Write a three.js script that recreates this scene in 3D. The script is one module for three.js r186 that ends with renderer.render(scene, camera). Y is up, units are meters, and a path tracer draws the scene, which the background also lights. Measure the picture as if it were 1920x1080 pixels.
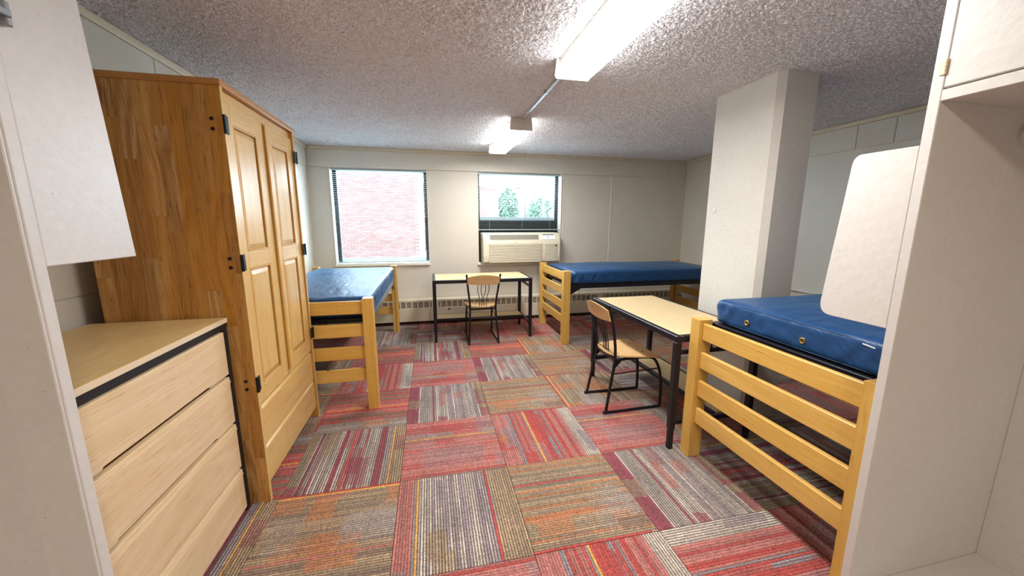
import * as THREE from 'three';
import { mergeGeometries } from 'three/addons/utils/BufferGeometryUtils.js';
import { RectAreaLightUniformsLib } from 'three/addons/lights/RectAreaLightUniformsLib.js';

// ------------------------------------------------------------------ camera, sky, lights, exposure
const scene = new THREE.Scene();
const camera = new THREE.PerspectiveCamera(75.53, 16 / 9, 0.05, 400);
camera.rotation.order = 'YXZ';
camera.position.set(0, 1.45, 0);
camera.rotation.set(-10.105 * Math.PI / 180, -12.405 * Math.PI / 180, 0.135 * Math.PI / 180);
scene.add(camera);

scene.background = new THREE.Color(0.70, 0.92, 1.10);      // even, bright overcast sky
scene.backgroundIntensity = 10.5;

RectAreaLightUniformsLib.init();
const renderer = new THREE.WebGLRenderer({ antialias: true });
renderer.toneMapping = THREE.LinearToneMapping;
renderer.toneMappingExposure = 2.5;
renderer.shadowMap.enabled = true;

const LAMP_COLOR = new THREE.Color(1.0, 0.97, 0.93), LAMP_POWER = 19, LENS_GLOW = 3.6;
function lampLight(x, y, z, w, l) {           // the light that leaves a ceiling fixture's lens
  const a = new THREE.RectAreaLight(LAMP_COLOR, LAMP_POWER, w, l);
  a.position.set(x, y, z); a.lookAt(x, y - 1, z + 1e-4); a.name = 'fluorescent_lamp';
  a.rotation.set(-Math.PI / 2, 0, 0);
  scene.add(a);
}

// ------------------------------------------------------------------ helpers
function rng(seed) { let s = seed >>> 0; return () => { s = (s + 0x6d2b79f5) | 0; let t = Math.imul(s ^ (s >>> 15), 1 | s); t = (t + Math.imul(t ^ (t >>> 7), 61 | t)) ^ t; return ((t ^ (t >>> 14)) >>> 0) / 4294967296; }; }
const R = rng(20240611);
const used = {};
function numbered(n) { const k = used[n] = (used[n] ?? -1) + 1; return k ? n + '_' + String(k).padStart(3, '0') : n; }
function shade(o) { o.traverse((m) => { if (m.isMesh) { m.castShadow = true; m.receiveShadow = true; } }); return o; }
function thing(name, label, category, pos = [0, 0, 0], turn = 0, group) {
  const g = new THREE.Group(); g.name = numbered(name); g.position.set(...pos); g.rotation.y = turn;
  g.userData = { label, category }; if (group) g.userData.group = group;
  scene.add(g); return g;
}
function structure(name, label, category, pos = [0, 0, 0]) { const g = thing(name, label, category, pos); g.userData.kind = 'structure'; return g; }
function part(parent, name, geo, mat, pos, rot) {
  const m = new THREE.Mesh(geo, mat); m.name = name; m.castShadow = m.receiveShadow = true;
  if (pos) m.position.set(...pos); if (rot) m.rotation.set(...rot);
  parent.add(m); return m;
}
// box with chamfered edges, flat faces: 44 triangles
function cbox(w, h, d, c = 0.003) {
  c = Math.min(c, w / 3, h / 3, d / 3);
  const H = [w / 2, h / 2, d / 2], pos = [];
  const V = (s, a) => s.map((v, i) => v * (i === a ? H[i] : H[i] - c));
  const tri = (a, b, e) => {
    const n = [(b[1] - a[1]) * (e[2] - a[2]) - (b[2] - a[2]) * (e[1] - a[1]), (b[2] - a[2]) * (e[0] - a[0]) - (b[0] - a[0]) * (e[2] - a[2]), (b[0] - a[0]) * (e[1] - a[1]) - (b[1] - a[1]) * (e[0] - a[0])];
    const m = [0, 1, 2].map((i) => a[i] + b[i] + e[i]);
    if (n[0] * m[0] + n[1] * m[1] + n[2] * m[2] < 0) pos.push(...a, ...e, ...b); else pos.push(...a, ...b, ...e);
  };
  const quad = (a, b, e, f) => { tri(a, b, e); tri(a, e, f); };
  const S = [-1, 1];
  for (let a = 0; a < 3; a++) {
    const b = (a + 1) % 3, e = (a + 2) % 3;
    for (const s of S) { const k = (p, q) => { const v = [0, 0, 0]; v[a] = s; v[b] = p; v[e] = q; return V(v, a); }; quad(k(-1, -1), k(1, -1), k(1, 1), k(-1, 1)); }
    for (const p of S) for (const q of S) {     // edges along axis a
      const k = (t, on) => { const v = [0, 0, 0]; v[a] = t; v[b] = p; v[e] = q; return V(v, on); };
      quad(k(-1, b), k(1, b), k(1, e), k(-1, e));
    }
  }
  for (const x of S) for (const y of S) for (const z of S) tri(V([x, y, z], 0), V([x, y, z], 1), V([x, y, z], 2));
  const g = new THREE.BufferGeometry();
  g.setAttribute('position', new THREE.Float32BufferAttribute(pos, 3));
  g.computeVertexNormals(); return uvm(g);
}
// uv in metres from the dominant axis of each face; the grain (v) runs along the axis given
function uvm(g, grain = 1, du = 0, dv = 0) {
  if (g.index) g = g.toNonIndexed();
  const p = g.attributes.position, uv = new Float32Array(p.count * 2), a = new THREE.Vector3(), b = new THREE.Vector3(), c = new THREE.Vector3();
  for (let i = 0; i < p.count; i += 3) {
    a.fromBufferAttribute(p, i); b.fromBufferAttribute(p, i + 1).sub(a); c.fromBufferAttribute(p, i + 2).sub(a); b.cross(c);
    const n = [Math.abs(b.x), Math.abs(b.y), Math.abs(b.z)], d = n.indexOf(Math.max(...n));
    const va = d === grain ? (d + 1) % 3 : grain, ua = 3 - d - va;
    for (let k = 0; k < 3; k++) { const q = [p.getX(i + k), p.getY(i + k), p.getZ(i + k)]; uv[(i + k) * 2] = q[ua] + du; uv[(i + k) * 2 + 1] = q[va] + dv; }
  }
  g.setAttribute('uv', new THREE.BufferAttribute(uv, 2)); return g;
}
const wbox = (w, h, d, grain, c = 0.003) => uvm(cbox(w, h, d, c), grain, R() * 7, R() * 7);
// box from bounds, as a part placed at its centre
function slab(parent, name, x0, x1, y0, y1, z0, z1, mat, grain = 1, c = 0.002) {
  return part(parent, name, uvm(cbox(x1 - x0, y1 - y0, z1 - z0, c), grain, (x0 + x1) / 2 + (grain < 0 ? 0 : 0), 0), mat, [(x0 + x1) / 2, (y0 + y1) / 2, (z0 + z1) / 2]);
}
function wslab(parent, name, x0, x1, y0, y1, z0, z1, mat, grain, c = 0.003) {
  return part(parent, name, wbox(x1 - x0, y1 - y0, z1 - z0, grain, c), mat, [(x0 + x1) / 2, (y0 + y1) / 2, (z0 + z1) / 2]);
}
function tube(pts, r, seg = 24, rad = 8, closed = false) {
  return new THREE.TubeGeometry(new THREE.CatmullRomCurve3(pts.map((p) => new THREE.Vector3(...p)), closed, 'centripetal'), seg, r, rad, closed);
}
function bar(a, b, r, rad = 8) {
  const A = new THREE.Vector3(...a), B = new THREE.Vector3(...b), g = new THREE.CylinderGeometry(r, r, A.distanceTo(B), rad);
  g.applyQuaternion(new THREE.Quaternion().setFromUnitVectors(new THREE.Vector3(0, 1, 0), B.clone().sub(A).normalize()));
  const m = A.add(B).multiplyScalar(0.5); g.translate(m.x, m.y, m.z); return g;
}
function extrude(pts, depth, bevel = 0, holes = []) {
  const s = new THREE.Shape(pts.map((p) => new THREE.Vector2(...p)));
  for (const h of holes) s.holes.push(new THREE.Path(h.map((p) => new THREE.Vector2(...p))));
  return new THREE.ExtrudeGeometry(s, { depth, bevelEnabled: bevel > 0, bevelThickness: bevel, bevelSize: bevel, bevelOffset: -bevel, bevelSegments: 2, curveSegments: 12 });
}
// closed slab from a surface f(u,v) -> [x,y,z], pushed by the vector off
function sheet(f, nu, nv, off) {
  const pos = [], idx = [], W = nu + 1, top = (nu + 1) * (nv + 1);
  for (const k of [0, 1]) for (let j = 0; j <= nv; j++) for (let i = 0; i <= nu; i++) { const p = f(i / nu, j / nv); pos.push(p[0] + k * off[0], p[1] + k * off[1], p[2] + k * off[2]); }
  const q = (a, b, c, d) => idx.push(a, b, c, a, c, d);
  for (let j = 0; j < nv; j++) for (let i = 0; i < nu; i++) { const a = j * W + i; q(a, a + W, a + W + 1, a + 1); q(top + a, top + a + 1, top + a + W + 1, top + a + W); }
  for (let i = 0; i < nu; i++) { q(i, i + 1, top + i + 1, top + i); const a = nv * W + i; q(a + 1, a, top + a, top + a + 1); }
  for (let j = 0; j < nv; j++) { const a = j * W; q(a + W, a, top + a, top + a + W); const b = j * W + nu; q(b, b + W, top + b + W, top + b); }
  const g = new THREE.BufferGeometry(); g.setAttribute('position', new THREE.Float32BufferAttribute(pos, 3)); g.setIndex(idx);
  const n = uvm(g, 2); n.computeVertexNormals(); return n;
}
// ------------------------------------------------------------------ noise and textures
function lattice(seed, P) { const r = rng(seed), a = new Float32Array(P * P); for (let i = 0; i < a.length; i++) a[i] = r(); return a; }
const lat = {};
function noise(x, y, P, Q, seed) {     // tiling value noise, P x Q cells per unit square
  const key = seed % 16, L = lat[key] ??= lattice(key * 977 + 5, 256);
  x *= P; y *= Q; const i = Math.floor(x), j = Math.floor(y); let u = x - i, v = y - j; u = u * u * (3 - 2 * u); v = v * v * (3 - 2 * v);
  const h = (a, b) => L[((((a % P) + P) % P) + seed * 31 & 255) + ((((b % Q) + Q) % Q) + seed * 57 & 255) * 256];
  return (h(i, j) * (1 - u) + h(i + 1, j) * u) * (1 - v) + (h(i, j + 1) * (1 - u) + h(i + 1, j + 1) * u) * v;
}
function texture(w, h, f, srgb = true, rep = [1, 1]) {
  const d = new Uint8Array(w * h * 4);
  for (let y = 0; y < h; y++) for (let x = 0; x < w; x++) { const c = f((x + 0.5) / w, (y + 0.5) / h, x, y), o = (y * w + x) * 4; d[o] = Math.max(0, Math.min(255, c[0])); d[o + 1] = Math.max(0, Math.min(255, c[1])); d[o + 2] = Math.max(0, Math.min(255, c[2])); d[o + 3] = 255; }
  const t = new THREE.DataTexture(d, w, h, THREE.RGBAFormat); t.wrapS = t.wrapT = THREE.RepeatWrapping; t.magFilter = THREE.LinearFilter; t.minFilter = THREE.LinearFilter; t.repeat.set(...rep);
  if (srgb) t.colorSpace = THREE.SRGBColorSpace; t.needsUpdate = true; return t;
}
const mix = (a, b, t) => a.map((v, i) => v + (b[i] - v) * t);
const clamp = (x, a = 0, b = 1) => Math.max(a, Math.min(b, x));
const smooth = (x) => { x = clamp(x); return x * x * (3 - 2 * x); };
const std = (o) => new THREE.MeshStandardMaterial(o);

// wood: grain along v, one tile is 0.5 m across and 1 m along
function woodTexture(light, mid, dark, seed, bands = 1, strong = 1) {
  return texture(512, 512, (u, v) => {
    const wob = (noise(u, v, 4, 3, seed) - 0.5) * 0.10 + (noise(u, v, 16, 6, seed + 1) - 0.5) * 0.02;
    const x = u + wob;
    const cath = 0.5 + 0.5 * Math.sin((noise(x, v, 5, 2, seed + 2) * 9 + u * 6.2832 * 4) * bands);
    const fine = noise(x, v, 110, 5, seed + 3), fine2 = noise(x, v, 230, 9, seed + 4);
    const pore = noise(u, v, 200, 22, seed + 5);
    let c = mix(light, mid, clamp(0.15 + 0.5 * strong * cath * noise(u, v, 3, 2, seed + 6) + 0.55 * (fine - 0.35)));
    c = mix(c, dark, clamp((fine2 - 0.72 + 0.06 * (strong - 1)) * 1.5 * strong) * 0.55);
    if (pore > 0.83) c = mix(c, dark, clamp((pore - 0.83) * 2.6 * strong));
    return c;
  }, true, [2, 1]);
}
function wood(light, mid, dark, seed, rough = 0.42, o = {}) { return std({ map: woodTexture(light, mid, dark, seed, o.bands ?? 1, o.strong ?? 1), roughness: rough, ...(o.mat || {}) }); }

const bedWood = wood([222, 180, 96], [204, 154, 66], [158, 106, 40], 1, 0.38);
const bedWoodB = wood([226, 186, 104], [208, 160, 74], [164, 112, 46], 2, 0.38);
const doorWood = wood([228, 194, 132], [210, 170, 102], [170, 122, 62], 3, 0.26);
const panelGold = wood([214, 166, 84], [196, 144, 62], [150, 100, 40], 4, 0.30);
const staveWoods = [[[206, 156, 84], [184, 128, 56], [112, 66, 24]], [[192, 140, 70], [166, 112, 46], [96, 56, 20]], [[216, 170, 102], [192, 138, 70], [116, 72, 30]], [[202, 146, 62], [180, 120, 42], [124, 76, 26]], [[212, 172, 116], [172, 122, 64], [92, 56, 26]]].map((c, i) => wood(c[0], c[1], c[2], 5 + i, 0.45, { bands: i === 4 ? 3 : 2, strong: 1.9 }));
const corniceWood = wood([196, 142, 78], [178, 122, 60], [140, 90, 40], 11, 0.4);
const drawerWood = wood([234, 211, 174], [222, 193, 150], [186, 146, 100], 12, 0.36, { bands: 2, strong: 1.3 });
const chairWood = wood([226, 190, 138], [212, 170, 114], [176, 126, 74], 13, 0.4);
const laminate = std({ map: texture(256, 256, (u, v) => { const n = noise(u, v, 90, 90, 3), m = noise(u, v, 6, 6, 4); return [216 + 10 * n + 4 * m, 192 + 10 * n + 4 * m, 146 + 12 * n + 4 * m]; }, true, [2, 2]), roughness: 0.42 });
const dresserTop = std({ map: texture(256, 256, (u, v) => { const n = noise(u, v, 60, 14, 5), m = noise(u, v, 8, 4, 6); return [208 + 12 * n + 6 * m, 176 + 12 * n + 6 * m, 118 + 12 * n + 6 * m]; }, true, [1.4, 1.4]), roughness: 0.4 });
const edgeBand = std({ color: 0xe6d3b4, roughness: 0.45 });
const blackSteel = std({ color: 0x17161b, roughness: 0.38, metalness: 0.25 });
const navySteel = std({ color: 0x1c1d27, roughness: 0.36, metalness: 0.3 });
const blackPaint = std({ color: 0x131217, roughness: 0.6 });
const hingeMetal = std({ color: 0x1f2a30, roughness: 0.3, metalness: 0.7 });
const holeDark = std({ color: 0x1a1210, roughness: 0.8 });
const brass = std({ color: 0xb59a5a, roughness: 0.3, metalness: 0.9 });
const greySteel = std({ color: 0x8d949c, roughness: 0.32, metalness: 0.75 });
const whiteMetal = std({ color: 0xe9e8e4, roughness: 0.4 });
const steel = std({ color: 0x9aa0a6, roughness: 0.35, metalness: 0.9 });

// painted plaster and panels: even colour with faint roller texture, chips and specks
function paintTexture(c, seed, speck = 0.985) {
  return texture(512, 512, (u, v) => { const n = noise(u, v, 5, 5, seed) - 0.5, m = noise(u, v, 64, 64, seed + 1) - 0.5, s = noise(u, v, 150, 150, seed + 2) > speck ? -26 : 0; return c.map((k) => k + 5 * n + 5 * m + s); });
}
const rollerBump = texture(512, 512, (u, v) => { const n = 128 + 80 * (noise(u, v, 70, 70, 7) - 0.5) + 50 * (noise(u, v, 150, 150, 8) - 0.5) + (noise(u, v, 30, 22, 9) > 0.95 ? -50 : 0); return [n, n, n]; }, false);
const paint = (c, seed, rough = 0.6, bump = 0.0008, speck) => std({ map: paintTexture(c, seed, speck), roughness: rough, bumpMap: rollerBump, bumpScale: bump });
const wallPaint = paint([218, 212, 200], 1, 0.55, 0.0005);
const panelPaint = paint([216, 210, 198], 2, 0.5, 0.0004, 0.995);
const trimPaint = paint([218, 206, 182], 3, 0.5, 0.0004);
const closetPaint = paint([212, 210, 207], 4, 0.4, 0.0009, 0.975);
const columnPaint = paint([212, 208, 200], 5, 0.6, 0.002, 0.96);
const sillPaint = std({ color: 0xe8e6de, roughness: 0.45 });
const heaterPaint = std({ color: 0xdcd3bd, roughness: 0.45 });
const heaterGrille = std({ color: 0x968a78, roughness: 0.7 });

// popcorn ceiling
const popHeight = (u, v) => { const a = noise(u, v, 96, 96, 10), b = noise(u, v, 190, 190, 11), c = noise(u, v, 48, 48, 12); return clamp((0.5 * a + 0.32 * b + 0.18 * c - 0.34) * 2.6); };
const ceilingMat = std({
  color: 0xe6e8ee,
  bumpMap: texture(1024, 1024, (u, v) => { const h = 255 * popHeight(u, v); return [h, h, h]; }, false), bumpScale: 0.008, roughness: 0.95,
});

// carpet tiles: ribs along v, colour blocks woven into them
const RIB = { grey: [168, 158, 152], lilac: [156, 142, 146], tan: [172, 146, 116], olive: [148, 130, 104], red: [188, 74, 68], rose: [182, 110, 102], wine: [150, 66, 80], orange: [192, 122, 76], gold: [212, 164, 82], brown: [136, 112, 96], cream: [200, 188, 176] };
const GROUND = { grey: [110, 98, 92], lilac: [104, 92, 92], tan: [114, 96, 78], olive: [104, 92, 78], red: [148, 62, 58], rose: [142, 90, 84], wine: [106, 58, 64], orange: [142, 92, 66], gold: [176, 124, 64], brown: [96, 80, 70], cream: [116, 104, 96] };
function carpet(seed, base, bands, blocks, contrast) {
  const r = rng(seed * 101 + 7), N = 46, rib = [], tint = [];
  for (let i = 0; i < N; i++) { rib.push(base[Math.floor(r() * base.length)]); tint.push(0.92 + 0.16 * r()); }
  for (const [a, b, c] of bands) for (let i = Math.round(a * N); i < Math.round(b * N) || i === Math.round(a * N); i++) rib[i] = c;
  const rects = [];
  for (const [c, n, w, h] of blocks) for (let k = 0; k < n; k++) { const x = r() * 1.1 - 0.1, y = r() * 1.1 - 0.1, ww = w * (0.5 + r()), hh = h * (0.5 + r()); rects.push([Math.round(x * N), Math.round((x + ww) * N), y, y + hh, c, 0.35 + 0.45 * r()]); }
  const fixed = new Set(bands.filter((b) => b[1] - b[0] < 0.03).map((b) => Math.round(b[0] * N)));
  return texture(640, 640, (u, v) => {
    const i = Math.min(N - 1, Math.floor(u * N)), t = u * N - i, c = rib[i];
    let G = GROUND[c], K = RIB[c];
    const jag = (noise((i + 0.5) / N, v, 46, 2, (seed + 2) % 11) - 0.5) * 0.05;
    if (!fixed.has(i)) for (const q of rects) if (i >= q[0] && i < q[1] && v + jag >= q[2] && v + jag < q[3]) { G = mix(G, GROUND[q[4]], q[5]); K = mix(K, RIB[q[4]], q[5]); }
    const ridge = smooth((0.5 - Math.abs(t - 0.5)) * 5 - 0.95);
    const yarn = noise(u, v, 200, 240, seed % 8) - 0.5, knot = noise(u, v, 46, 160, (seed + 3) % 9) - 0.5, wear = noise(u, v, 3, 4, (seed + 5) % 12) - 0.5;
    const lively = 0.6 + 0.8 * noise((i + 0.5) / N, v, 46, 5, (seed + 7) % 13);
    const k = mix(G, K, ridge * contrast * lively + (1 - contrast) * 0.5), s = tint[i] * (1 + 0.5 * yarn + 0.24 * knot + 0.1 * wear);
    return k.map((w) => 12 + w * s);
  });
}
const carpetBump = texture(640, 640, (u, v) => { const t = u * 46 % 1, h = 150 * smooth((0.5 - Math.abs(t - 0.5)) * 4 - 0.4) + 105 * noise(u, v, 200, 240, 3); return [h, h, h]; }, false);
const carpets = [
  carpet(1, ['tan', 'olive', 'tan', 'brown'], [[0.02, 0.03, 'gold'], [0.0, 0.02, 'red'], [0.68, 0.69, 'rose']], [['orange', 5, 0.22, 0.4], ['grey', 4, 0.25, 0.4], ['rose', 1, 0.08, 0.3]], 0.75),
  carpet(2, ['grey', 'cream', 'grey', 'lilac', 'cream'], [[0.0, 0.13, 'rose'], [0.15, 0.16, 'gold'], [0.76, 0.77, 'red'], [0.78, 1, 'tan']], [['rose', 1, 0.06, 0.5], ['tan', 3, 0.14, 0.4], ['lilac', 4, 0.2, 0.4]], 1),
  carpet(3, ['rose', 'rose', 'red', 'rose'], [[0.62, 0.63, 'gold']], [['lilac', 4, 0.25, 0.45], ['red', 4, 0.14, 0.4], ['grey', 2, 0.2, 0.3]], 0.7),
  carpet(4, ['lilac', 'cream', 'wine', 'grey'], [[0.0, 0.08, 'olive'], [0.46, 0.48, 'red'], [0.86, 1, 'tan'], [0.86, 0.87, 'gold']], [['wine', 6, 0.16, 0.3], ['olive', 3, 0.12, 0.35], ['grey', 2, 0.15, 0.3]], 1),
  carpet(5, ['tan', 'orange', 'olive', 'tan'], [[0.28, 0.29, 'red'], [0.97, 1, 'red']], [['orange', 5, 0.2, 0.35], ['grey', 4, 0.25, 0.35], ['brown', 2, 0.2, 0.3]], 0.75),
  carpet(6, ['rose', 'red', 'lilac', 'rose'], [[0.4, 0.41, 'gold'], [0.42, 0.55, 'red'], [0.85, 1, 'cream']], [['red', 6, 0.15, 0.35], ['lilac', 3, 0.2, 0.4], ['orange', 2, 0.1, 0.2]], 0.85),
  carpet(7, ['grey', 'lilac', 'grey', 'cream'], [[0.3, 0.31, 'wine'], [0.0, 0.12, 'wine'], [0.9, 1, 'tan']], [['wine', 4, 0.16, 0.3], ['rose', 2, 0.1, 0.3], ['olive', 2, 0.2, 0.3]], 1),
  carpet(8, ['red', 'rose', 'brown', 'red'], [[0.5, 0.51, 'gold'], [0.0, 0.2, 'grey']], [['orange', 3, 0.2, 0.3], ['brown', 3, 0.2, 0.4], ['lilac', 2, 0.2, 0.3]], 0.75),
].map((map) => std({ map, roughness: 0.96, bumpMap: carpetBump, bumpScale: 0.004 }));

const nylonBump = texture(512, 512, (u, v) => { const n = 128 + 110 * (noise(u, v, 9, 30, 3) - 0.5) + 60 * (noise(u, v, 24, 70, 4) - 0.5) + 16 * (noise(u, v, 200, 200, 5) - 0.5); return [n, n, n]; }, false);
const nylon = (c, rough) => new THREE.MeshPhysicalMaterial({ color: c, roughness: rough, bumpMap: nylonBump, bumpScale: 0.006, specularIntensity: 1, sheen: 1, sheenRoughness: 0.4, sheenColor: new THREE.Color(0x7cc0dc) });
const mattressMat = nylon(0x114376, 0.43);

// ------------------------------------------------------------------ the room
const XL = -1.52, XR = 4.05, ZB = -5.45, ZF = 1.7, CEIL = 2.41, T = 0.616;
const floor = structure('floor', 'carpet tile floor with red grey and tan ribbed stripes', 'floor');
slab(floor, 'subfloor', XL - 0.1, XR + 0.1, -0.16, -0.0125, ZB - 0.1, ZF + 0.1, std({ color: 0x3a3230, roughness: 0.95 }));
{
  const X0 = -0.212 - 3 * T, Z0 = -1.972 - 6 * T, pick = { '2,6': 0, '3,6': 1, '4,6': 4, '5,6': 6, '2,5': 3, '3,5': 2, '4,5': 5, '5,5': 2, '2,4': 7, '3,4': 6, '4,4': 4, '5,4': 0, '2,3': 5, '3,3': 2, '4,3': 6, '5,3': 4, '4,7': 5, '3,7': 2, '2,7': 3, '1,6': 3, '1,5': 7, '5,7': 5, '3,2': 3, '4,2': 7, '2,2': 7, '6,6': 3, '6,5': 7, '5,2': 0, '1,7': 6, '6,7': 2 };
  const r = rng(77);
  for (let j = -1; j < 13; j++) for (let i = -1; i < 11; i++) {
    const g = 0.0009, x0 = Math.max(X0 + i * T + g, XL + 0.002), x1 = Math.min(X0 + (i + 1) * T - g, XR - 0.002), z0 = Math.max(Z0 + j * T + g, ZB + 0.002), z1 = Math.min(Z0 + (j + 1) * T - g, ZF - 0.002);
    const choice = pick[i + ',' + j] ?? Math.floor(r() * 8), flipped = r() < 0.5;
    if (x1 - x0 < 0.02 || z1 - z0 < 0.02) continue;
    const along = (i + j) % 2 === 0 ? 0 : 2;      // quarter-turn laying: ribs run along z or along x
    const geo = cbox(x1 - x0, 0.012, z1 - z0, 0.0012), p = geo.attributes.position, uv = geo.attributes.uv, cx = (x0 + x1) / 2 - X0 - i * T, cz = (z0 + z1) / 2 - Z0 - j * T;
    for (let k = 0; k < p.count; k++) {
      let a = (p.getX(k) + cx) / T, b = (p.getZ(k) + cz) / T; if (along === 2) { uv.setXY(k, a, b); } else { uv.setXY(k, flipped ? b : 1 - b, a); }
    }
    part(floor, 'carpet_tile', geo, carpets[choice], [(x0 + x1) / 2, -0.006, (z0 + z1) / 2]);
  }
}
const ceiling = structure('ceiling', 'grey white popcorn textured ceiling', 'ceiling');
slab(ceiling, 'popcorn_slab', XL - 0.15, XR + 0.15, CEIL, CEIL + 0.16, ZB - 0.18, ZF + 0.15, ceilingMat, 2);

{ // sprayed-on granules of the ceiling, as far as the room reaches in front of the entry
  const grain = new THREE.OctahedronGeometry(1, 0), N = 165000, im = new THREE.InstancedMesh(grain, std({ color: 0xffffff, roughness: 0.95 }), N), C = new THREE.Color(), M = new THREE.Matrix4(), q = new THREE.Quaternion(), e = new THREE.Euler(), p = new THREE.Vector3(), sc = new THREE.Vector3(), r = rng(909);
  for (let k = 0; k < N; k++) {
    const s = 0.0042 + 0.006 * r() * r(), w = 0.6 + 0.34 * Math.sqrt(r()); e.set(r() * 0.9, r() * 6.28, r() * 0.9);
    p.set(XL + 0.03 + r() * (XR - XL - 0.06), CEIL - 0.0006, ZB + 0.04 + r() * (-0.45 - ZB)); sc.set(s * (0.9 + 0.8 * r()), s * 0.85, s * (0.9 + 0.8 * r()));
    im.setMatrixAt(k, M.compose(p, q.setFromEuler(e), sc)); im.setColorAt(k, C.setRGB(w * 0.97, w * 0.98, w * 1.02));  // random grey tint per granule stands in for the shaded hollows
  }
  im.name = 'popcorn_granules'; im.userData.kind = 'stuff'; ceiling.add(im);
}

// back wall with two window openings
const W1 = [-1.257, -0.008, 0.865, 2.147], W2 = [0.69, 1.955, 0.845, 2.147], WT = 0.2;
const wallBack = structure('wall_back', 'greige panelled back wall around the two windows', 'wall');
{
  const hole = (w) => [[w[0], w[2]], [w[0], w[3]], [w[1], w[3]], [w[1], w[2]]];
  const g = extrude([[XL - 0.15, -0.16], [XR + 0.15, -0.16], [XR + 0.15, CEIL], [XL - 0.15, CEIL]], WT, 0, [hole(W1), hole(W2)]); g.translate(0, 0, ZB - WT);
  part(wallBack, 'wall_panel', uvm(g, 1), wallPaint);
  wslab(wallBack, 'header_panel', XL + 0.012, 3.712, 2.147, 2.366, ZB, ZB + 0.024, panelPaint, 0);
  wslab(wallBack, 'header_panel', 3.716, XR - 0.012, 2.147, 2.366, ZB, ZB + 0.024, panelPaint, 0);
  for (const x of [2.766]) slab(wallBack, 'batten', x - 0.009, x + 0.009, 0.02, 2.145, ZB, ZB + 0.006, sillPaint);
  slab(wallBack, 'corner_bead', XR - 0.022, XR - 0.001, 0.02, 2.145, ZB, ZB + 0.012, trimPaint);
  slab(wallBack, 'batten', 1.985, 1.998, 0.02, 2.145, ZB, ZB + 0.005, wallPaint);
}
const baseBack = structure('baseboard_back', 'dark vinyl base strip along the back wall', 'baseboard');
slab(baseBack, 'vinyl_strip', XL + 0.005, XR - 0.005, 0.001, 0.095, ZB, ZB + 0.012, blackPaint);
const wallLeft = structure('wall_left', 'pale panelled side wall behind wardrobe and dresser', 'wall');
{
  slab(wallLeft, 'wall_slab', XL - 0.15, XL, -0.16, CEIL, ZB, ZF + 0.15, wallPaint);
  const joints = [-5.425, -4.2, -2.71, -1.093];
  for (let k = 0; k < 3; k++) wslab(wallLeft, 'header_panel', XL, XL + 0.012, 2.147, 2.366, joints[k] + 0.003, joints[k + 1] - 0.003, panelPaint, 2);
  for (const [y0, y1] of [[0.002, 0.55], [0.555, 1.118], [1.123, 2.142]]) wslab(wallLeft, 'wall_board', XL, XL + 0.006, y0, y1, -2.6, -1.095, panelPaint, 2, 0.002);
}
const wallRight = structure('wall_right', 'pale panelled side wall beyond the column', 'wall');
{
  slab(wallRight, 'wall_slab', XR, XR + 0.15, -0.16, CEIL, ZB, ZF + 0.15, wallPaint);
  const joints = [-5.425, -4.0, -2.97, -2.66, -0.9];
  for (let k = 0; k < 4; k++) wslab(wallRight, 'header_panel', XR - 0.012, XR, 2.147, 2.366, joints[k] + 0.002, joints[k + 1] - 0.002, panelPaint, 2);
  wslab(wallRight, 'ledge', XR - 0.05, XR, 0.69, 0.715, -5.43, -0.9, sillPaint, 2);
}
[['along the back wall', XL + 0.03, XR - 0.03, ZB, ZB + 0.034], ['along the wall behind the wardrobe', XL, XL + 0.026, ZB + 0.001, -1.095], ['along the wall beyond the column', XR - 0.026, XR, ZB + 0.001, -0.9]].forEach(([where, x0, x1, z0, z1], k) => {
  const t = structure('trim_' + (k + 1), 'cream crown trim ' + where, 'trim');
  slab(t, 'crown_strip', x0, x1, 2.367, CEIL - 0.001, z0, z1, trimPaint, k ? 2 : 0, 0.006);
});
const wallFront = structure('wall_front', 'plain painted wall closing the bed alcove beside the closet', 'wall');
slab(wallFront, 'wall_slab', 2.14, XR, -0.16, CEIL, -0.868, -0.74, wallPaint);
const wallRear = structure('wall_rear', 'plain painted entry wall behind the closets', 'wall');
slab(wallRear, 'wall_slab', XL - 0.15, XR + 0.15, -0.16, CEIL, ZF, ZF + 0.15, wallPaint);

// column
const column = structure('wall_column', 'off white concrete column with a chamfered corner beside the desk', 'column');
{
  const g = extrude([[2.228, 2.697], [2.228, 2.168], [2.262, 2.128], [2.51, 2.128], [2.51, 2.697]].map(([x, z]) => [x, z]), CEIL, 0);
  g.rotateX(-Math.PI / 2); g.scale(1, 1, 1);
  const p = g.attributes.position;      // shape y became -z already; keep the heights
  part(column, 'column_shaft', uvm(g, 1), columnPaint);
}
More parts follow.
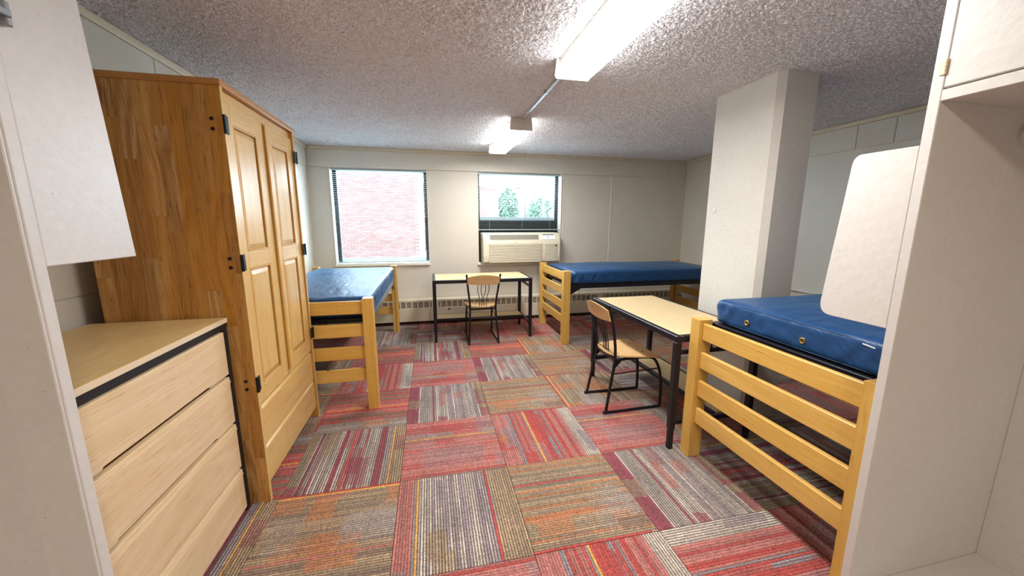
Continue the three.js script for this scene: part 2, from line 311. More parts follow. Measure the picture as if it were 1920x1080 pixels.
// ------------------------------------------------------------------ windows
const frameDark = std({ color: 0x23272b, roughness: 0.45, metalness: 0.5 });
const frameLight = std({ color: 0xb9c4c6, roughness: 0.4, metalness: 0.3 });
const glass = new THREE.MeshPhysicalMaterial({ color: 0xffffff, roughness: 0.0, transmission: 1, thickness: 0, ior: 1.45 });
function windowUnit(n, w, label, paneBottom) {
  const g = structure('window_' + n, label, 'window'), [x0, x1, y0, y1] = w, zf = ZB - 0.155, b = 0.05;
  slab(g, 'frame_stile', x0, x0 + b, y0, y1, zf - 0.04, zf, frameDark); slab(g, 'frame_stile', x1 - b, x1, y0, y1, zf - 0.04, zf, frameDark);
  slab(g, 'frame_rail', x0 + b, x1 - b, y1 - 0.028, y1, zf - 0.04, zf, frameLight, 0); slab(g, 'frame_rail', x0 + b, x1 - b, paneBottom - b, paneBottom, zf - 0.04, zf, frameLight, 0);
  slab(g, 'pane', x0 + b, x1 - b, paneBottom, y1 - 0.028, zf - 0.024, zf - 0.018, glass);
  if (paneBottom - b > y0 + 0.02) slab(g, 'filler_panel', x0 + b, x1 - b, y0 + 0.001, paneBottom - b, zf - 0.03, zf - 0.01, frameDark);
  slab(g, 'casing', x0, x0 + 0.008, y0, y1, ZB - 0.11, ZB + 0.012, sillPaint); slab(g, 'casing', x1 - 0.008, x1, y0, y1, ZB - 0.11, ZB + 0.012, sillPaint);
  slab(g, 'sill', x0 - 0.008, x1 + 0.008, y0 - 0.028, y0 + 0.004, ZB - 0.001, ZB + 0.04, sillPaint, 0, 0.006); slab(g, 'sill_board', x0 + 0.008, x1 - 0.008, y0, y0 + 0.012, zf, ZB, sillPaint, 0);
  return g;
}
windowUnit(1, W1, 'dark framed window looking out on a brick wall', 0.935);
windowUnit(2, W2, 'dark framed window above the air conditioner looking out on trees', 1.52);
const slatMat = std({ color: 0xa3aeb0, roughness: 0.5 });
function blind(w, label, bottom, cords, wandX) {
  const [x0, x1, , y1] = w, t = thing('window_blind', label, 'blind', [(x0 + x1) / 2, bottom, ZB - 0.03]), W = x1 - x0 - 0.024, H = y1 - bottom;
  part(t, 'head_rail', cbox(W, 0.028, 0.03, 0.002), slatMat, [0, H - 0.015, 0]);
  part(t, 'bottom_rail', cbox(W, 0.014, 0.026, 0.003), slatMat, [0, 0.008, 0]);
  const slat = new THREE.BoxGeometry(W, 0.0012, 0.0245), n = Math.floor((H - 0.055) / 0.0254);
  for (let k = 0; k < n; k++) part(t, 'slat', slat, slatMat, [0, 0.03 + k * 0.0254, 0], [-0.055, 0, 0]);
  for (const c of cords) part(t, 'ladder_cord', bar([c, 0.01, 0.0135], [c, H - 0.03, 0.0135], 0.0009, 5), whiteMetal);
  const wand = part(t, 'pull_cord', bar([wandX, H - 0.62, 0.02], [wandX, H - 0.03, 0.02], 0.0014, 5), whiteMetal); part(wand, 'tassel', new THREE.CylinderGeometry(0.003, 0.007, 0.03, 8), whiteMetal, [wandX, H - 0.63, 0.02]);
}
blind(W1, 'open horizontal slat blind across the window facing the brick wall', 0.885, [-0.45, 0, 0.45], 0.56);
blind(W2, 'open horizontal slat blind hanging above the air conditioner', 1.325, [-0.46, 0.03, 0.46], 0.51);

// ------------------------------------------------------------------ ceiling lamps and conduit
const lensMat = std({ color: 0xf6f8f8, roughness: 0.35, emissive: new THREE.Color(1.0, 0.985, 0.95), emissiveIntensity: LENS_GLOW });
const fixtureWhite = std({ color: 0xd9d2cc, roughness: 0.5 });
function fixture(x, z0, z1, label) {
  const L = z1 - z0, t = thing('ceiling_light', label, 'light', [x, CEIL, (z0 + z1) / 2], 0, undefined);
  part(t, 'housing', cbox(0.16, 0.05, L - 0.02, 0.004), fixtureWhite, [0, -0.026, 0]);
  const h = 0.113, pr = [[-0.092, -0.05], [-0.107, -h + 0.012], [-0.1, -h], [-0.012, -h - 0.003], [0, -h], [0.012, -h - 0.003], [0.1, -h], [0.107, -h + 0.012], [0.092, -0.05]];
  const lens = extrude(pr, L - 0.016); lens.translate(0, 0, -L / 2 + 0.008); part(t, 'lens', lens, lensMat);
  for (const s of [-1, 1]) { const e = extrude([[-0.1, -0.004], [-0.11, -h + 0.01], [-0.102, -h - 0.005], [0.102, -h - 0.005], [0.11, -h + 0.01], [0.1, -0.004]], 0.007); e.translate(0, 0, s > 0 ? L / 2 - 0.0075 : -L / 2 + 0.0005); part(t, 'end_cap', e, fixtureWhite); }
  lampLight(x, CEIL - h - 0.012, (z0 + z1) / 2, 0.2, L - 0.04);
}
fixture(0.873, -2.30, -1.08, 'wraparound fluorescent ceiling light over the middle of the room');
fixture(0.873, -4.84, -3.58, 'wraparound fluorescent ceiling light close to the windows');
{  // unseen dome lamp, added behind the camera to brighten the closet interiors
  const t = thing('added_entry_light', 'unseen round dome ceiling light added in the entry to light the closets', 'light', [0.27, CEIL, 0.75]), warm = new THREE.Color(1.0, 0.86, 0.7);
  part(t, 'base_plate', new THREE.CylinderGeometry(0.15, 0.15, 0.02, 32), fixtureWhite, [0, -0.011, 0]);
  const dome = new THREE.SphereGeometry(0.14, 32, 12, 0, Math.PI * 2, Math.PI / 2, Math.PI / 2); dome.scale(1, 0.5, 1); part(t, 'dome', dome, std({ color: 0xf4ead8, roughness: 0.4, emissive: warm, emissiveIntensity: 3 }), [0, -0.02, 0]);
  const a = new THREE.RectAreaLight(warm, 66, 0.24, 0.24); a.position.set(0.27, CEIL - 0.1, 0.75); a.rotation.set(-Math.PI / 2, 0, 0); a.name = 'added_entry_lamp'; scene.add(a);
}
{
  const t = thing('electrical_conduit', 'thin metal raceway joining the two ceiling lights', 'conduit', [0.885, CEIL - 0.012, -2.94]);
  part(t, 'raceway', cbox(0.02, 0.022, 1.27, 0.003), std({ color: 0xb9bdc6, roughness: 0.4, metalness: 0.3 }));
  part(t, 'coupling', cbox(0.026, 0.024, 0.04, 0.003), greySteel, [0, -0.001, 0.1]);
}

// ------------------------------------------------------------------ baseboard heater
{
  const z0 = ZB + 0.013, z1 = -5.285, t = thing('baseboard_heater', 'long cream baseboard heater with a row of square vents', 'heater', [1.2, 0.05, ZB]);
  const L0 = -1.40, L1 = 3.95, D = z1 - z0, cz = 0.013 + D / 2, cx = (L0 + L1) / 2 - 1.2;
  part(t, 'back_plate', cbox(L1 - L0, 0.29, 0.006), heaterPaint, [cx, 0.145, 0.018]);
  part(t, 'lower_cover', cbox(L1 - L0, 0.195, 0.012, 0.004), heaterPaint, [cx, 0.0975, 0.013 + D - 0.006]);
  part(t, 'top_cover', cbox(L1 - L0, 0.014, D, 0.004), heaterPaint, [cx, 0.305, cz]);
  part(t, 'grille_backing', cbox(L1 - L0, 0.105, 0.004), heaterGrille, [cx, 0.245, 0.013 + D - 0.0085]);
  part(t, 'bottom_cover', cbox(L1 - L0, 0.01, D, 0.003), heaterPaint, [cx, 0.006, cz]);
  part(t, 'upper_rail', cbox(L1 - L0, 0.016, 0.012, 0.002), heaterPaint, [cx, 0.291, 0.013 + D - 0.006]);
  const bg = cbox(0.018, 0.09, 0.005, 0.001), wide = cbox(0.1, 0.09, 0.005, 0.001);
  for (let k = 0, x = L0 + 0.01; x < L1; k++, x += 0.0795) { const joint = k % 16 === 2; part(t, 'grille_bar', joint ? wide : bg, heaterPaint, [x - 1.2, 0.239, 0.013 + D - 0.0026]); }
  for (const x of [L0 + 0.004, L1 - 0.004]) part(t, 'end_plate', cbox(0.008, 0.3, D, 0.003), heaterPaint, [x - 1.2, 0.155, cz]);
  part(t, 'valve_hole', new THREE.CylinderGeometry(0.014, 0.014, 0.006, 16), blackPaint, [0.235 - 1.2, 0.165, 0.013 + D + 0.001], [Math.PI / 2, 0, 0]);
  for (const x of [-1.2, 0.6, 2.2, 3.7]) part(t, 'foot_bracket', cbox(0.03, 0.05, 0.1, 0.003), blackPaint, [x - 1.2, -0.025, 0.075]);
}
// ------------------------------------------------------------------ air conditioner
{
  const acCream = std({ color: 0xded7c2, roughness: 0.45 }), acGrey = std({ color: 0x9d9c90, roughness: 0.6 }), acDark = std({ color: 0x6f6a5c, roughness: 0.7 });
  const x0 = 0.735, x1 = 1.885, W = x1 - x0, H = 0.43, t = thing('air_conditioner', 'cream wall air conditioner with louvred front sitting in the window', 'air conditioner', [(x0 + x1) / 2, 0.862, ZB]);
  const prof = [[-0.14, 0.0], [0.16, 0.0], [0.195, 0.02], [0.205, 0.10], [0.205, 0.285], [0.195, 0.33], [0.15, 0.405], [0.12, 0.425], [0.06, H], [-0.14, H]];
  const b = extrude(prof, W - 0.02, 0.008); b.rotateY(-Math.PI / 2); b.translate(W / 2 - 0.01, 0, 0); part(t, 'body', uvm(b), acCream);
  // sloping top grille
  const tg = new THREE.Group(); tg.name = 'top_grille'; tg.position.set(-0.115, 0.368, 0.1735); tg.rotation.x = -0.54; t.add(tg);
  part(tg, 'grille_well', cbox(0.72, 0.078, 0.006, 0.002), acGrey, [0, 0, 0.002]);
  for (let k = 0; k < 6; k++) part(tg, 'grille_slat', cbox(0.71, 0.004, 0.006, 0.001), std({ color: 0x8a897e, roughness: 0.6 }), [0, -0.03 + k * 0.012, 0.006]);
  // control panel
  const cp = new THREE.Group(); cp.name = 'control_panel'; cp.position.set(0.40, 0.368, 0.1735); cp.rotation.x = -0.54; t.add(cp);
  part(cp, 'panel_face', cbox(0.21, 0.07, 0.006, 0.003), std({ color: 0xeef3f4, roughness: 0.3 }), [0, -0.006, 0.003]); part(cp, 'display', cbox(0.03, 0.012, 0.003, 0.001), std({ color: 0x7f97a4, roughness: 0.2 }), [-0.01, -0.004, 0.0066]);
  part(cp, 'panel_slot', cbox(0.17, 0.012, 0.006, 0.001), std({ color: 0x4a4d4c, roughness: 0.6 }), [-0.005, 0.036, 0.003]);
  // front intake
  part(t, 'intake_backing', cbox(0.78, 0.27, 0.003, 0.001), acDark, [-0.1, 0.14, 0.206]);
  part(t, 'side_backing', cbox(0.185, 0.24, 0.003, 0.001), acDark, [0.43, 0.14, 0.206]);
  const lou = cbox(0.78, 0.0145, 0.012, 0.003), lou2 = cbox(0.185, 0.0165, 0.012, 0.003);
  for (let k = 0; k < 13; k++) part(t, 'louvre', lou, acCream, [-0.1, 0.016 + k * 0.0207, 0.211]);
  for (let k = 0; k < 11; k++) part(t, 'side_louvre', lou2, acCream, [0.43, 0.028 + k * 0.0215, 0.211]);
  part(t, 'badge', cbox(0.03, 0.014, 0.004, 0.002), blackPaint, [0.505, 0.248, 0.219]);
  part(t, 'filter_tab', cbox(0.008, 0.026, 0.005, 0.002), acGrey, [-0.1, 0.298, 0.206]);
}

// ------------------------------------------------------------------ wardrobe
{
  const zn = -1.96, zf = -2.866, xb = -1.43, xf = -0.866, th = 0.024, H = 2.026, D = xf - xb;
  const t = thing('wardrobe', 'tall honey wood wardrobe with two panelled doors and two drawers', 'wardrobe', [(xb + xf) / 2, 0, (zn + zf) / 2]);
  const ox = (xb + xf) / 2, oz = (zn + zf) / 2;
  const P = (par, name, geo, mat, x, y, z, rot) => part(par, name, geo, mat, [x - ox, y, z - oz], rot);
  // side panels of glued staves
  const r = rng(5);
  for (const [z, sgn] of [[zn, 1], [zf, -1]]) {
    const sp = new THREE.Group(); sp.name = 'side_panel'; sp.position.set(0, 0, z - oz); t.add(sp);
    part(sp, 'core', wbox(D - 0.004, H - 0.001, th - 0.006, 1), staveWoods[0], [0, H / 2, -sgn * th / 2 - sgn * 0.002]);
    let x = -D / 2;
    const widths = sgn > 0 ? [0.062, 0.06, 0.056, 0.064, 0.058, 0.062, 0.05, 0.056, 0.048, 0.048] : [0.14, 0.14, 0.14, 0.144];
    for (const w of widths) {
      let y = 0, first = true; const ww = Math.min(w, D / 2 - x);
      while (y < H - 0.01) { let h = first ? 0.12 + r() * 0.45 : 0.34 + r() * 0.3; first = false; if (y + h > H - 0.12) h = H - y; part(sp, 'stave', wbox(ww - 0.0003, h - 0.0003, 0.004, 1, 0.0002), staveWoods[Math.floor(r() * 5)], [x + ww / 2, y + h / 2, -sgn * 0.002]); y += h; }
      x += ww;
    }
  }
  P(t, 'front_edge', wbox(0.003, H, th - 0.002, 1), doorWood, xf + 0.0015, H / 2, zn - th / 2); P(t, 'front_edge', wbox(0.003, H, th - 0.002, 1), doorWood, xf + 0.0015, H / 2, zf + th / 2);
  P(t, 'cornice', wbox(D + 0.012, 0.026, zn - zf + 0.012, 2, 0.004), corniceWood, ox + 0.004, H + 0.014, oz);
  P(t, 'back_board', wbox(0.012, H - 0.06, zn - zf - 2 * th, 1), staveWoods[1], xb + 0.02, H / 2 + 0.03, oz);
  P(t, 'top_rail', wbox(0.022, 0.045, zn - zf - 2 * th - 0.002, 2), doorWood, xf - 0.03, H - 0.0225, oz);
  P(t, 'divider_shelf', wbox(D - 0.06, 0.02, zn - zf - 2 * th - 0.002, 2), doorWood, ox - 0.02, 0.512, oz);
  P(t, 'floor_board', wbox(D - 0.06, 0.02, zn - zf - 2 * th - 0.002, 2), doorWood, ox - 0.02, 0.075, oz);
  // doors with two raised panels each; y 0.522 to 1.985
  const z0 = zf + th + 0.002, z1 = zn - th - 0.002, dw = (z1 - z0) / 2 - 0.003, y0 = 0.524, y1 = 1.982;
  const bx = xf - 0.022;                 // door centre plane; 20 mm thick
  for (const [k, zc] of [[0, z1 - dw / 2], [1, z0 + dw / 2]]) {
    const d = new THREE.Group(); d.name = 'door'; d.position.set(bx - ox + (k ? 0.004 : 0), 0, zc - oz); t.add(d);
    const stile = 0.088, rails = [[y0, 0.615], [1.216, 1.302], [1.89, y1]], panels = [[0.615, 1.216], [1.302, 1.89]];
    for (const s of [-1, 1]) part(d, 'stile', wbox(0.02, y1 - y0, stile, 1, 0.002), doorWood, [0, (y0 + y1) / 2, s * (dw - stile) / 2]);
    for (const [a, b] of rails) part(d, 'rail', wbox(0.02, b - a, dw - 2 * stile, 2, 0.002), doorWood, [0, (a + b) / 2, 0]);
    const pw = dw - 2 * stile;
    for (const [a, b] of panels) {
      const h = b - a, m = 0.034, q = (z, y, x) => [x, y, z];
      // raised field: sloping margin up to a flat centre
      const v = [], o = [[-pw / 2, 0], [pw / 2, 0], [pw / 2, h], [-pw / 2, h]], i = [[-pw / 2 + m, m], [pw / 2 - m, m], [pw / 2 - m, h - m], [-pw / 2 + m, h - m]];
      const tri = (A, B, C) => v.push(...A, ...B, ...C);
      for (let e = 0; e < 4; e++) { const f = (e + 1) % 4, A = q(...o[e], -0.006), B = q(...o[f], -0.006), C = q(...i[f], 0.005), E = q(...i[e], 0.005); tri(A, C, B); tri(A, E, C); }
      const c = i.map((p) => q(...p, 0.005)); tri(c[0], c[2], c[1]); tri(c[0], c[3], c[2]);
      const bk = o.map((p) => q(...p, -0.009)); tri(bk[0], bk[1], bk[2]); tri(bk[0], bk[2], bk[3]);
      const g = new THREE.BufferGeometry(); g.setAttribute('position', new THREE.Float32BufferAttribute(v, 3)); g.setAttribute('normal', new THREE.Float32BufferAttribute(new Float32Array(v.length), 3)); g.computeVertexNormals();
      part(d, 'raised_panel', uvm(g, 1, R() * 5, R() * 5), doorWood, [0.002, a, 0]);
      for (const s of [-1, 1]) part(d, 'panel_moulding', wbox(0.008, h - 0.001, 0.009, 1, 0.003), panelGold, [0.0075, a + h / 2, s * (pw / 2 - 0.0045)]);
      for (const y of [a + 0.0045, b - 0.0045]) part(d, 'panel_moulding', wbox(0.008, 0.009, pw - 0.019, 2, 0.003), panelGold, [0.0075, y, 0]);
    }
    if (k) part(d, 'astragal', wbox(0.012, 1.42, 0.014, 1, 0.003), panelGold, [0.015, 1.262, dw / 2 - 0.002]);
  }
  for (const [a, b] of [[0.292, 0.507], [0.078, 0.288]]) {
    const g = extrude([[0, 0], [0.02, 0], [0.024, 0.006], [0.024, b - a - 0.012], [0.012, b - a], [0, b - a]], z1 - z0); g.translate(0, 0, -(z1 - z0) / 2);
    P(t, 'drawer', uvm(g, 2, R() * 4, R() * 4), doorWood, xf - 0.034, a, oz);
  }
  for (const y of [1.868, 1.257, 0.652]) for (const [z, s] of [[zn, 1], [zf, -1]]) {
    const h = new THREE.Group(); h.name = 'hinge'; h.position.set(xf - ox, y, z - oz); t.add(h);
    part(h, 'hinge_leaf', cbox(0.006, 0.078, 0.036, 0.002), hingeMetal, [0.006, 0, -s * 0.014]); part(h, 'hinge_knuckle', new THREE.CylinderGeometry(0.007, 0.007, 0.078, 10), hingeMetal, [0.009, 0, s * 0.002]);
    const plug = new THREE.CylinderGeometry(0.0085, 0.0085, 0.002, 14), small = new THREE.CylinderGeometry(0.0055, 0.0055, 0.002, 12);
    for (const dy of [-0.021, 0.021]) { part(h, 'bolt_plug', plug, holeDark, [-0.042, dy, s * 0.0006], [Math.PI / 2, 0, 0]); part(h, 'screw_plug', small, holeDark, [-0.0105, dy, -s * 0.054], [0, 0, Math.PI / 2]); }
  }
}
// ------------------------------------------------------------------ dresser
{
  const x0 = -1.475, x1 = -0.952, z0 = -1.946, z1 = -1.092, ox = (x0 + x1) / 2, oz = (z0 + z1) / 2;
  const t = thing('dresser', 'four drawer pale maple dresser with a black frame and tan top', 'dresser', [ox, 0, oz]);
  const S = (n, a, b, c, d, e, f, m, g = 1, ch = 0.002) => part(t, n, wbox(b - a, d - c, f - e, g, ch), m, [(a + b) / 2 - ox, (c + d) / 2, (e + f) / 2 - oz]);
  S('top', x0, x1 + 0.004, 0.981, 1.003, z0, z1, dresserTop, 2, 0.002); S('edge_band', x1 + 0.004, x1 + 0.006, 0.9815, 1.0025, z0, z1, edgeBand, 2, 0.0005);
  S('side_panel', x0, x1 - 0.03, 0.03, 0.98, z0, z0 + 0.02, blackPaint); S('side_panel', x0, x1 - 0.03, 0.03, 0.98, z1 - 0.02, z1, blackPaint);
  S('post', x1 - 0.03, x1, 0.0, 0.98, z0, z0 + 0.03, blackPaint); S('post', x1 - 0.03, x1, 0.0, 0.98, z1 - 0.03, z1, blackPaint);
  S('post', x0, x0 + 0.03, 0.0, 0.03, z0, z0 + 0.03, blackPaint); S('post', x0, x0 + 0.03, 0.0, 0.03, z1 - 0.03, z1, blackPaint);
  S('top_rail', x1 - 0.03, x1, 0.95, 0.98, z0 + 0.03, z1 - 0.03, blackPaint, 2); S('back_panel', x0, x0 + 0.01, 0.03, 0.98, z0 + 0.02, z1 - 0.02, blackPaint); S('bottom_panel', x0 + 0.01, x1 - 0.05, 0.03, 0.045, z0 + 0.02, z1 - 0.02, blackPaint);
  const L = (z1 - 0.03) - (z0 + 0.05);
  [[0.742, 0.946, true], [0.502, 0.728, true], [0.262, 0.488, false], [0.038, 0.248, false]].forEach(([a, b, cut], k) => {
    const h = b - a, lip = k ? 0.022 : 0;
    const pts = cut ? [[0, 0], [0.07, 0], [0.075, 0.007], [L - 0.16, 0.007], [L - 0.155, 0], [L, 0], [L, h], [0, h]] : [[0, 0], [L, 0], [L, h], [0, h]];
    const g = extrude(pts, 0.018, 0.0025); g.rotateY(Math.PI / 2);      // shape x runs to -z
    const d = part(t, 'drawer', uvm(g, 2, R() * 4, R() * 4), drawerWood, [x1 - 0.012 - ox, a, z1 - 0.03 - oz]);
    if (k) { const q = extrude([[0.018, h - 0.03], [0.0245, h - 0.027], [0.0215, h - 0.004], [0.018, h - 0.003]], L - 0.01); q.translate(0, 0, -L + 0.005); part(d, 'finger_lip', uvm(q, 2, R() * 3, R() * 3), drawerWood, [0.0005, 0, 0]); }
    part(d, 'drawer_box', cbox(0.44, h - 0.05, L - 0.05, 0.002), staveWoods[4], [-0.222, h / 2, -L / 2]);
  });
}

// ------------------------------------------------------------------ beds
const noteMat = std({ color: 0xe8ebef, roughness: 0.7 });
const LEN = 2.21, WID = 1.0;
function bed(label, pos, turn, deckY, metal, opt = {}) {
  const t = thing('bed_frame', label, 'bed', pos, turn), pa = 0.074, pl = 0.085, H = 0.885, woods = [bedWood, bedWoodB];
  for (const e of [-1, 1]) {
    const xo = e * (LEN / 2);                          // outer face of this end
    for (const s of [-1, 1]) {
      // post with a peg slot on its inner face
      const slot = 0.007, dep = 0.014, a = pa / 2;
      const sh = [[0, -a], [0, a], [-pl, a], [-pl, slot], [-pl + dep, slot], [-pl + dep, -slot], [-pl, -slot], [-pl, -a]].map(([x, y]) => [e * x, y]);
      const g = extrude(e > 0 ? sh : sh.slice().reverse(), H - 0.006, 0.003); g.translate(0, 0, 0.003); g.rotateX(-Math.PI / 2);
      part(t, 'post', uvm(g, 1, R() * 5, R() * 5), woods[s > 0 ? 0 : 1], [xo, 0, s * (WID / 2 - pa / 2)]);
    }
    const rl = WID - 2 * pa - 0.002;
    [0.764, 0.588, 0.411, 0.235].forEach((y, k) => {
      let g;
      if (opt.chipped && e === opt.chipped && k === 3) {
        const top = [[rl, 0.1], [rl * 0.86, 0.1], [rl * 0.855, 0.096], [rl * 0.69, 0.098], [rl * 0.68, 0.091], [rl * 0.655, 0.091], [rl * 0.645, 0.098], [rl * 0.51, 0.0985], [rl * 0.49, 0.092], [rl * 0.46, 0.091], [rl * 0.45, 0.097], [rl * 0.27, 0.096], [rl * 0.26, 0.089], [rl * 0.235, 0.09], [rl * 0.225, 0.097], [0, 0.098]];
        g = extrude([[0, 0], [rl, 0], ...top], 0.022, 0.0015); g.translate(-rl / 2, -0.05, -0.011); g.rotateY(opt.chipped > 0 ? Math.PI / 2 : -Math.PI / 2);
      } else g = cbox(0.025, 0.1, rl, 0.004);
      part(t, 'end_rail', uvm(g, 2, R() * 5, R() * 5), woods[k % 2], [xo - e * 0.034, y + 0.05, 0]);
    });
  }
  // steel spring deck: angle side rails, end angles, cross bars and corner gussets
  const x1 = LEN / 2 - 0.088, z1 = WID / 2 - 0.035;
  for (const s of [-1, 1]) {
    part(t, 'side_rail', cbox(2 * x1, 0.052, 0.004, 0.001), metal, [0, deckY - 0.026, s * z1]); part(t, 'rail_flange', cbox(2 * x1, 0.004, 0.036, 0.001), metal, [0, deckY - 0.002, s * (z1 - 0.018)]);
    part(t, 'end_angle', cbox(0.004, 0.03, 2 * z1 - 0.08, 0.001), navySteel, [s * (x1 - 0.012), deckY - 0.017, 0]); part(t, 'end_flange', cbox(0.05, 0.004, 2 * z1 - 0.08, 0.001), navySteel, [s * (x1 - 0.036), deckY - 0.002, 0]);
    for (const e of [-1, 1]) { const g = extrude(e > 0 ? [[0, 0], [-0.15, 0], [0, -0.085]] : [[0, 0], [0, -0.085], [0.15, 0]], 0.004); part(t, 'gusset', g, metal, [e * x1, deckY - 0.05, s * (z1 - 0.006) - 0.002]); }
  }
  for (let k = 0; k < 9; k++) part(t, 'cross_bar', cbox(0.03, 0.006, 2 * z1 - 0.08, 0.001), navySteel, [-x1 + 0.2 + k * (2 * x1 - 0.4) / 8, deckY - 0.006, 0]);
  part(t, 'deck_sheet', cbox(2 * x1 - 0.16, 0.003, 2 * z1 - 0.1, 0.001), navySteel, [0, deckY - 0.0115, 0]);
  return t;
}
function mattress(label, pos, turn, mat, seed, hgt, puff) {
  const L = 1.99, W = 0.92, t = thing('mattress', label, 'mattress', pos, turn);
  const g = new THREE.BoxGeometry(1, 1, 1, 110, 12, 56), p = g.attributes.position, r = 0.028;
  const ease = (x) => { const s = Math.sign(x), a = Math.abs(x) * 2; return s * (1 - Math.pow(1 - a, 1.6)) / 2; };
  const half = [L / 2, hgt / 2, W / 2];
  for (let i = 0; i < p.count; i++) {
    const q = [ease(p.getX(i)) * L, ease(p.getY(i)) * hgt, ease(p.getZ(i)) * W];
    const c = q.map((v, k) => clamp(v, -half[k] + (k === 1 ? r * 0.8 : 0.055), half[k] - (k === 1 ? r * 0.8 : 0.055)));
    const d = q.map((v, k) => v - c[k]); const rad = [0.055, r * 0.8, 0.055], n = Math.hypot(d[0] / rad[0], d[1] / rad[1], d[2] / rad[2]) || 1;
    let o = q; const m = Math.max(Math.abs(d[0]) / rad[0], Math.abs(d[1]) / rad[1], Math.abs(d[2]) / rad[2]);
    if (m > 0) o = c.map((v, k) => v + d[k] * m / n);
    const u = o[0] / 2.4 + 0.5, v = o[2] / 2.4 + 0.5, topness = smooth((o[1] / hgt + 0.5 - 0.55) * 3), crown = (1 - (2 * o[0] / L) ** 4) * (1 - (2 * o[2] / W) ** 2);
    o[1] += topness * (puff * crown + 0.010 * (noise(u, v, 7, 9, seed) - 0.5) + 0.005 * (noise(u, v, 12, 34, seed + 1) - 0.5)) + 0.018 * (1 - topness) * 0;
    const side = smooth((0.5 - Math.abs(o[1] / hgt)) * 3), w = 0.012 * (noise(u * 3 + v * 3, o[1] * 2 + 0.5, 24, 9, seed + 2) - 0.35) * side;
    if (Math.abs(q[2]) > W / 2 - 0.03) o[2] += Math.sign(q[2]) * w * 1.3; if (Math.abs(q[0]) > L / 2 - 0.03) o[0] += Math.sign(q[0]) * w;
    p.setXYZ(i, o[0], o[1] + hgt / 2, o[2]);
  }
  g.computeVertexNormals(); const uv = g.attributes.uv; for (let i = 0; i < p.count; i++) uv.setXY(i, p.getX(i) * 0.9 + p.getY(i), p.getZ(i) * 0.9 + p.getY(i));
  part(t, 'cover', g, mat);
  const cx = L / 2 - 0.045, cz = W / 2 - 0.045, loop = []; for (let k = 0; k < 48; k++) { const a = k / 48 * Math.PI * 2, f = (v) => Math.sign(v) * Math.pow(Math.abs(v), 0.12); loop.push([f(Math.cos(a)) * (cx + 0.038), 0, f(Math.sin(a)) * (cz + 0.038)]); }
  const pipe = tube(loop, 0.0038, 200, 6, true); part(t, 'top_piping', pipe, mat, [0, hgt - 0.013, 0]); part(t, 'bottom_piping', pipe, mat, [0, 0.012, 0]);
  return t;
}
const B1 = [-0.937, 0, -3.98], B2 = [2.615, 0, -4.55], B3 = [2.635, 0, -1.397];
bed('light wood bed frame standing between the wardrobe and the brick view window', B1, Math.PI / 2, 0.715, greySteel, { chipped: -1 });  // grey side rails: window reflection on dark steel put into the colour
bed('light wood bed frame against the back wall next to the air conditioner', B2, 0, 0.722, navySteel);
bed('light wood bed frame between the closet and the desk with the higher mattress', B3, 0, 0.862, blackSteel);
mattress('shiny blue nylon mattress on the bed beside the wardrobe', [B1[0] + 0.012, 0.716, B1[2]], Math.PI / 2, mattressMat, 1, 0.16, 0.02);
const m2 = mattress('navy blue nylon mattress on the bed along the back wall', [B2[0] + 0.01, 0.723, B2[2] + 0.02], 0, mattressMat, 2, 0.15, 0.028);
const m3 = mattress('navy blue nylon mattress with two brass vents raised beside the column', [B3[0] + 0.005, 0.863, B3[2]], 0, mattressMat, 4, 0.142, 0.012);
for (const z of [-1.613, -1.304]) {
  const v = new THREE.Group(); v.name = 'air_vent'; v.position.set(-0.998, 0.056, z - B3[2]); v.rotation.y = -Math.PI / 2; m3.add(v);
  part(v, 'vent_ring', new THREE.TorusGeometry(0.0115, 0.004, 8, 20), brass); part(v, 'vent_mesh', new THREE.CylinderGeometry(0.011, 0.011, 0.003, 16), std({ color: 0x6e5b34, roughness: 0.5, metalness: 0.7 }), [0, 0, 0], [Math.PI / 2, 0, 0]);
}
part(m3, 'white_tag', cbox(0.003, 0.005, 0.045, 0.001), noteMat, [-1.0, 0.118, -1.045 - B3[2]], [0.12, 0, 0]);
{ const g = sheet((u, v) => [0, -0.085 * v, (u - 0.5) * (0.1 - 0.065 * smooth(v * 1.7))], 6, 8, [0.002, 0, 0]); part(m2, 'torn_tag', g, noteMat, [-0.985, 0.085, 0.13]); }

